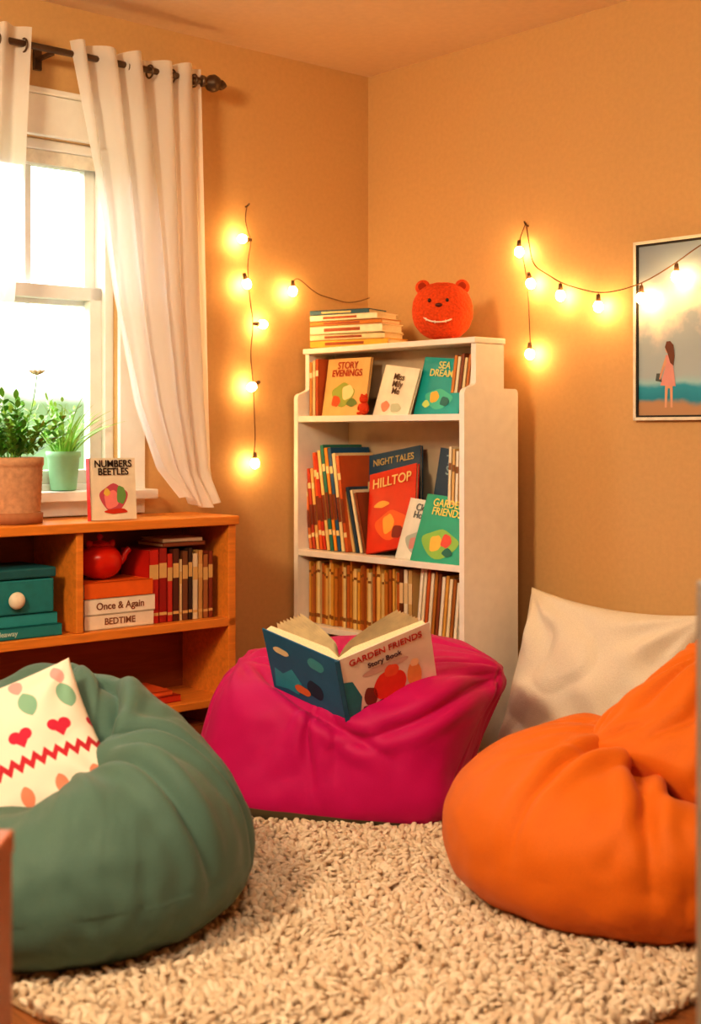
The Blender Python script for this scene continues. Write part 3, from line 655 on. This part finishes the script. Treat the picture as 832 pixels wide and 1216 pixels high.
flatpoly('figure_head', [(gx+.001+.014*math.cos(i*.4), gz+.185+.017*math.sin(i*.4)) for i in range(16)], '#D9A688', -.0138)
flatpoly('figure_hair', [(gx-.014, gz+.19), (gx-.008, gz+.207), (gx+.006, gz+.208), (gx+.018, gz+.195), (gx+.022, gz+.16), (gx+.018, gz+.13), (gx+.006, gz+.14), (gx-.004, gz+.17)], '#6B3E2A', -.0142)
flatpoly('figure_bag', [(gx-.05, gz+.085), (gx-.026, gz+.08), (gx-.03, gz+.108), (gx-.046, gz+.108)], '#4E5A5C', -.0134)

# ---------------------------------------------------------------- cushions
def pillow_mesh(name, w, h, th, n=90, pinch=.07, seed=1, amp=.006):
    V = []; F = []
    for side in (1, -1):
        for j in range(n):
            for i in range(n):
                u, v = 2*i/(n-1)-1, 2*j/(n-1)-1
                x = u*w/2*(1-pinch*(1-v*v)*abs(u)**2); y = v*h/2*(1-pinch*(1-u*u)*abs(v)**2)
                t = th/2*((1-abs(u)**2.3)*(1-abs(v)**2.3))**.55
                edge = (1-abs(u)**6)*(1-abs(v)**6)
                wr = noise.noise(Vector((x*8+seed, y*8, side*.4)))*amp*2-max(0, 1-3*abs(noise.noise(Vector((x*6+seed*3, y*6, side)))))*amp
                for cu_, cv_ in ((1, 1), (-1, 1), (1, -1), (-1, -1)):
                    dx, dy = (cu_-u), (cv_-v); rr = math.hypot(dx, dy); an = math.atan2(dy, dx)
                    wr += amp*1.1*math.sin(an*11+seed)*math.exp(-((rr-.55)/.33)**2)
                V.append((x, y, side*(t+wr*edge)))
    for s in (0, 1):
        for j in range(n-1):
            for i in range(n-1):
                a = s*n*n+j*n+i; f = (a, a+1, a+n+1, a+n); F.append(f if s == 0 else f[::-1])
    me = bpy.data.meshes.new(name); me.from_pydata(V, [], F)
    bm = bmesh.new(); bm.from_mesh(me); bmesh.ops.remove_doubles(bm, verts=bm.verts, dist=.0004); bm.to_mesh(me); bm.free()
    return me
pm = bpy.data.materials.new('patterned_fabric'); pm.use_nodes = True; nt = pm.node_tree; N = nt.nodes; L = nt.links; b = N['Principled BSDF']; b.inputs['Roughness'].default_value = .85
tc = N.new('ShaderNodeTexCoord'); sx = N.new('ShaderNodeSeparateXYZ'); L.new(tc.outputs['Object'], sx.inputs[0])
def M_(op, a, b_=None, c=None):
    n = N.new('ShaderNodeMath'); n.operation = op
    for i, v in enumerate((a, b_, c)):
        if v is None: continue
        if isinstance(v, (int, float)): n.inputs[i].default_value = v
        else: L.new(v, n.inputs[i])
    return n.outputs[0]
X, Y = sx.outputs['X'], sx.outputs['Y']
def mixc(f, a, bcol):
    n = N.new('ShaderNodeMix'); n.data_type = 'RGBA'; L.new(f, n.inputs['Factor'])
    if isinstance(a, tuple): n.inputs['A'].default_value = a
    else: L.new(a, n.inputs['A'])
    n.inputs['B'].default_value = bcol; return n.outputs['Result']
zig = M_('MULTIPLY', M_('PINGPONG', X, .012), 1.6)
col = (.84, .76, .66, 1)
for y0, wd_, cc in [(-.055, .017, '#B9283A')]:
    dist = M_('ABSOLUTE', M_('SUBTRACT', M_('SUBTRACT', Y, y0), zig)); f = M_('LESS_THAN', dist, wd_*.6); col = mixc(f, col, srgb(cc)+(1,))
def rowx(per, ph): return M_('ABSOLUTE', M_('SUBTRACT', M_('PINGPONG', M_('ADD', X, ph+1.0), per), per*.5))
def leafrow(yc, per, wid, hgt, ph, cc):
    global col
    px_ = rowx(per, ph); dy = M_('SUBTRACT', Y, yc)
    q = M_('ADD', px_, wid*.8); r = M_('ADD', M_('MULTIPLY', q, q), M_('MULTIPLY', M_('MULTIPLY', dy, dy), (1.8*wid/hgt)**2*1.0))
    f = M_('LESS_THAN', r, (wid*1.8)**2); col = mixc(f, col, srgb(cc)+(1,))
def hearts(yc, per, a, ph, cc):
    global col
    px_ = rowx(per, ph); dy = M_('SUBTRACT', Y, yc)
    q = M_('SUBTRACT', px_, a*.5); lob = M_('LESS_THAN', M_('ADD', M_('MULTIPLY', q, q), M_('MULTIPLY', dy, dy)), (a*.55)**2)
    tip = M_('MULTIPLY', M_('LESS_THAN', M_('ADD', px_, M_('MULTIPLY', dy, -.85)), a*1.0), M_('LESS_THAN', dy, 0.0))
    f = M_('MINIMUM', M_('ADD', lob, tip), 1.0); col = mixc(f, col, srgb(cc)+(1,))
leafrow(.085, .085, .020, .040, .0, '#7FAE98'); leafrow(.145, .095, .015, .028, .04, '#E9A0A0'); leafrow(-.115, .075, .014, .026, .02, '#E08A70'); leafrow(-.155, .08, .012, .022, .05, '#86B09C')
hearts(.015, .085, .024, .04, '#C8284A')
L.new(col, b.inputs['Base Color'])
pc = empty('patterned_cushion', T((-.722, 2.915, .362)) @ R(6, 'Z') @ R(52, 'X') @ R(24, 'Z'))
link('cover', pillow_mesh('cover', .38, .38, .15, seed=5, amp=.005), pc, None, [pm], True)

# cream pillow against the right wall
cp = empty('throw_pillow', T(RW(1.305, .24, .275)) @ R(-48.65, 'Z') @ R(72, 'X') @ R(-2, 'Z'))
link('cover', pillow_mesh('cover', .69, .58, .25, pinch=.11, seed=11, amp=.012), cp, None, [mat((.74, .67, .56), .85, 'fabric', 260, .25, .06)], True)

# open book on magenta bag ------------------------------------------
obk = empty('open_book', T((-.006, 3.630, .298)) @ R(-9, 'Y') @ R(28, 'X'))
AR, AL = 22, 135
def leaf_block(nm, ang, W_, H_, cover, side):
    M = R(ang, 'Z')
    o_s = -1 if side > 0 else 1
    c = [(0, W_, min(0, o_s*.003), max(0, o_s*.003), 0, H_, 0)]
    o = boxes(nm+'_cover', c, [mat(cover, .45, scale=12, var=.1)], obk, M)
    n = 14; bm = bmesh.new(); prof = []
    for i in range(n+1):
        t = i/n; x = .004+(W_-.012)*t
        th = .034*(1-.30*t)*min(1, .35+3*t)
        prof.append((x, -o_s*th))
    lo = [(p[0], -o_s*.0005) for p in prof]
    ring = prof+lo[::-1]
    a = [bm.verts.new((x, y, .005)) for x, y in ring]; b_ = [bm.verts.new((x, y, H_-.005)) for x, y in ring]; m = len(ring)
    bm.faces.new(a); bm.faces.new(b_)
    for i in range(m): bm.faces.new((a[i], a[(i+1)%m], b_[(i+1)%m], b_[i]))
    bmesh.ops.recalc_face_normals(bm, faces=bm.faces)
    m2 = bpy.data.meshes.new(nm+'_pages'); bm.to_mesh(m2); bm.free(); link(nm+'_pages', m2, obk, M, [mat('#EFDDB6', .9, 'plain', 250, .3)])
    for k in range(8):
        V = []; F = []
        for i in range(13):
            t = i/12; x = .004+(W_-.014-.004*k)*t; y = -o_s*(.034*min(1, .35+3*t)+.011*(k+1)*t*(1.35-.5*t))
            V += [(x, y, .006), (x, y, H_-.006)]
            if i: F.append((2*i-2, 2*i, 2*i+1, 2*i-1))
        m3 = bpy.data.meshes.new('sheet'); m3.from_pydata(V, [], F); link('sheet', m3, obk, M, [mat('#F3E4C2', .9)], True)
    return o
HB = .205
rc = leaf_block('right', AR, .275, HB, '#E4D8CC', 1)
lc = leaf_block('left', AL, .275, HB, '#1A6C98', -1)
boxes('spine', [(-.008, .006, -.006, .004, 0, HB)], [mat('#17587A', .5)], obk, bevel=.002)
Mr = R(AR, 'Z')
def art(par, pts, col, lvl, M):
    bm = bmesh.new(); a = [bm.verts.new((x, -.0034-.0004*lvl, z)) for x, z in pts]; bm.faces.new(a)
    m_ = bpy.data.meshes.new('cover_art'); bm.to_mesh(m_); bm.free(); link('cover_art', m_, par, M, [mat(col, .5, var=.06)])
def ell(cx, cz, rx, rz): return [(cx+rx*math.cos(i*math.pi/12), cz+rz*math.sin(i*math.pi/12)*(1+.1*math.sin(i))) for i in range(24)]
art(obk, [(0, 0), (.035, 0), (.05, .06), (.03, .12), (.0, .13)], '#1F7A8C', 1, Mr)
art(obk, ell(.135, .062, .05, .045), '#E0402A', 2, Mr); art(obk, ell(.145, .105, .022, .02), '#E8603A', 3, Mr)
art(obk, ell(.21, .06, .022, .04), '#E39A5A', 2, Mr); art(obk, ell(.215, .1, .013, .013), '#F0C9A0', 3, Mr); art(obk, ell(.075, .05, .02, .03), '#7A3A2A', 2, Mr)
art(obk, [(.04, .006), (.265, .006), (.265, .028), (.16, .036), (.08, .02), (.05, .026)], '#6E2A3A', 1, Mr)
art(obk, ell(.13, .125, .07, .012), '#C9A8A0', 1, Mr)
text('GARDEN FRIENDS', .027, '#B3302A', obk, Mr @ T((.138, -.005, .180)) @ R(90, 'X'))
text('Story Book', .022, '#4A2A3A', obk, Mr @ T((.13, -.005, .150)) @ R(90, 'X'))
Ml = R(AL, 'Z') @ T((.275, .0, 0)) @ R(180, 'Z')
art(obk, [(.01, .01), (.06, .02), (.1, .015), (.12, .06), (.09, .1), (.05, .07), (.02, .08)], '#2FA3C0', 1, Ml)
art(obk, ell(.17, .06, .03, .03), '#123B55', 1, Ml); art(obk, ell(.06, .15, .03, .012), '#E8D8B0', 2, Ml); art(obk, ell(.19, .155, .03, .02), '#3FA0B0', 1, Ml); art(obk, ell(.12, .04, .03, .016), '#E07A4A', 3, Ml)

# ---------------------------------------------------------------- shag rug
RC = Vector((0, 3.14)); RR = .885; BK = 1.22
pts = []
sp = .0130; ny = int(2*RR/sp)+2; nyy = int(RR*(1+BK)/(sp*.92))+2
for j in range(nyy):
    for i in range(ny):
        x = -RR+i*sp+(j % 2)*sp*.5+random.uniform(-.0045, .0045); y = -RR+j*sp*.92+random.uniform(-.0045, .0045)
        ys = y/BK if y > 0 else y
        if x*x+ys*ys < RR*RR: pts.append((x, y))
n = len(pts); pts = np.array(pts); K = 6; RG = 4
ang = np.linspace(0, 2*np.pi, K, endpoint=False)
rad = [.0065, .0098, .0100, .0070]; hz = [0, .010, .019, .0245]
lean = np.random.normal(0, .30, (n, 2))
for i in range(n):
    q = Vector((pts[i][0]*6, pts[i][1]*6, 0)); lean[i] += (noise.noise(q)*.6, noise.noise(q+Vector((9, 9, 9)))*.6)
hs = np.random.uniform(.65, 1.25, n); rs = np.random.uniform(.7, 1.15, n)
V = np.zeros((n, K*RG+1, 3))
for r in range(RG):
    zz = hz[r]*hs
    for k in range(K):
        V[:, r*K+k, 0] = pts[:, 0]+rad[r]*rs*np.cos(ang[k]+.5*r)+lean[:, 0]*zz*(1+r*.15)
        V[:, r*K+k, 1] = pts[:, 1]+rad[r]*rs*np.sin(ang[k]+.5*r)+lean[:, 1]*zz*(1+r*.15)
        V[:, r*K+k, 2] = zz+.003
V[:, -1, 0] = pts[:, 0]+lean[:, 0]*.0270*hs*1.5; V[:, -1, 1] = pts[:, 1]+lean[:, 1]*.0270*hs*1.5; V[:, -1, 2] = .0280*hs+.001
base = np.arange(n)*(K*RG+1)
tmpl = [(r*K+k, r*K+(k+1)%K, (r+1)*K+(k+1)%K, (r+1)*K+k) for r in range(RG-1) for k in range(K)]
q4 = (base[:, None, None]+np.array(tmpl)[None]).reshape(-1, 4)
t3 = (base[:, None, None]+np.array([((RG-1)*K+k, (RG-1)*K+(k+1)%K, K*RG) for k in range(K)])[None]).reshape(-1, 3)
me = bpy.data.meshes.new('pile')
me.from_pydata(V.reshape(-1, 3).tolist(), [], q4.tolist()+t3.tolist())
rm_ = bpy.data.materials.new('shag_wool'); rm_.use_nodes = True; nt = rm_.node_tree; N = nt.nodes; L = nt.links; b = N['Principled BSDF']; b.inputs['Roughness'].default_value = .95
gi = N.new('ShaderNodeNewGeometry'); cr = N.new('ShaderNodeValToRGB'); cr.color_ramp.elements[0].color = (.72, .55, .39, 1); cr.color_ramp.elements[1].color = (.92, .79, .63, 1)
L.new(gi.outputs['Random Per Island'], cr.inputs[0]); L.new(cr.outputs[0], b.inputs['Base Color'])
nz = N.new('ShaderNodeTexNoise'); nz.inputs['Scale'].default_value = 400; bp = N.new('ShaderNodeBump'); bp.inputs['Strength'].default_value = .8; bp.inputs['Distance'].default_value = .004
tc = N.new('ShaderNodeTexCoord'); L.new(tc.outputs['Object'], nz.inputs['Vector']); L.new(nz.outputs[0], bp.inputs['Height']); L.new(bp.outputs[0], b.inputs['Normal'])
rug = empty('shag_rug', T((RC.x, RC.y, 0)))
link('pile', me, rug, None, [rm_], True)
bko = lathe('backing', [(RR-.01, 0.001), (RR, .003), (RR, .006), (RR-.005, .008)], [mat('#A88C6E', .9)], rug, None, 96)
for v in bko.data.vertices:
    if v.co.y > 0: v.co.y *= BK

# ---------------------------------------------------------------- foreground furniture at frame edges
ns = empty('wooden_nightstand', T((-.436, 1.75, 0)))
boxes('body', [(-.40, 0, -.35, 0, .557-.03, .557), (-.39, -.365, -.34, -.01, 0, .527), (-.027, -.002, -.34, -.002, 0, .527), (-.39, -.02, -.34, -.01, .25, .27), (-.39, -.02, -.34, -.01, .04, .06), (-.39, -.02, -.02, -.008, .04, .527)], [mat('#A85A2C', .45, 'wood', 5, .05, .15)], ns, bevel=.003)
cb = empty('storage_cabinet', T((.4605, 1.80, 0)))
cbm = mat('#8A8178', .5, 'plain', 20, .03, .05)
boxes('body', [(0, .45, -.35, 0, .05, .86), (-.0, .46, -.36, .0, .86, .875), (.02, .43, -.33, -.02, 0, .05)], [cbm], cb, bevel=.003)
boxes('doors', [(.01, .22, .0, .014, .07, .84), (.23, .44, .0, .014, .07, .84)], [cbm], cb, bevel=.003)
for xk in (.2, .25): ico('knob', (.01, .012, .01), [rm], cb, T((xk, .024, .5)), 3)

# ---------------------------------------------------------------- lights / world
w = bpy.data.worlds.new('daylight'); scene.world = w; w.use_nodes = True; nt = w.node_tree; N = nt.nodes; L = nt.links; bg = N['Background']
tc = N.new('ShaderNodeTexCoord'); sx = N.new('ShaderNodeSeparateXYZ'); L.new(tc.outputs['Generated'], sx.inputs[0])
nz = N.new('ShaderNodeTexNoise'); nz.inputs['Scale'].default_value = 9; L.new(tc.outputs['Generated'], nz.inputs['Vector'])
ad = N.new('ShaderNodeMath'); ad.operation = 'MULTIPLY_ADD'; L.new(nz.outputs[0], ad.inputs[0]); ad.inputs[1].default_value = -.12; L.new(sx.outputs['Z'], ad.inputs[2])
cr = N.new('ShaderNodeValToRGB'); cr.color_ramp.elements[0].position = 0; cr.color_ramp.elements[0].color = (.05, .075, .035, 1); cr.color_ramp.elements[1].position = .09; cr.color_ramp.elements[1].color = (1, .98, .96, 1)
ad2 = N.new('ShaderNodeMath'); ad2.operation = 'ADD'; L.new(ad.outputs[0], ad2.inputs[0]); ad2.inputs[1].default_value = .035; L.new(ad2.outputs[0], cr.inputs[0])
L.new(cr.outputs[0], bg.inputs[0]); bg.inputs[1].default_value = 9.5

def area(name, loc, target, size, energy, col, size_y=None):
    l = bpy.data.lights.new(name, 'AREA'); l.energy = energy; l.color = col; l.size = size
    if size_y: l.shape = 'RECTANGLE'; l.size_y = size_y
    o = bpy.data.objects.new(name, l); COL.objects.link(o); o.location = loc
    o.rotation_euler = (Vector(target)-Vector(loc)).to_track_quat('-Z', 'Y').to_euler(); return o
area('key_light', RW(1.9, 3.7, 2.25), RW(.9, .4, .9), .45, 62, (1, .77, .48))  # added warm key light without a fixture, aimed at the corner
area('fill_overhead', RW(3.0, 2.6, 2.42), RW(2.7, 2.3, 0), .8, 38, (1, .83, .60))  # unseen fill added overhead to brighten rug and bags, no ceiling fixture
po = area('window_portal', LW((W0+W1)/2, -.2, (WZ0+WZ1)/2), LW((W0+W1)/2, 2, (WZ0+WZ1)/2), W1-W0, 1, (1, 1, 1), WZ1-WZ0)
po.data.cycles.is_portal = True

# ---------------------------------------------------------------- camera
cam = bpy.data.cameras.new('camera'); co = bpy.data.objects.new('camera', cam); COL.objects.link(co); scene.camera = co
co.location = (0, 0, 1.07); co.rotation_euler = (math.pi/2, 0, 0)
cam.sensor_width = 36; cam.lens = 1602/1216*36; cam.shift_y = -93/1216; cam.clip_start = .05
cam.dof.use_dof = True; cam.dof.focus_distance = 4.1; cam.dof.aperture_fstop = 3.0
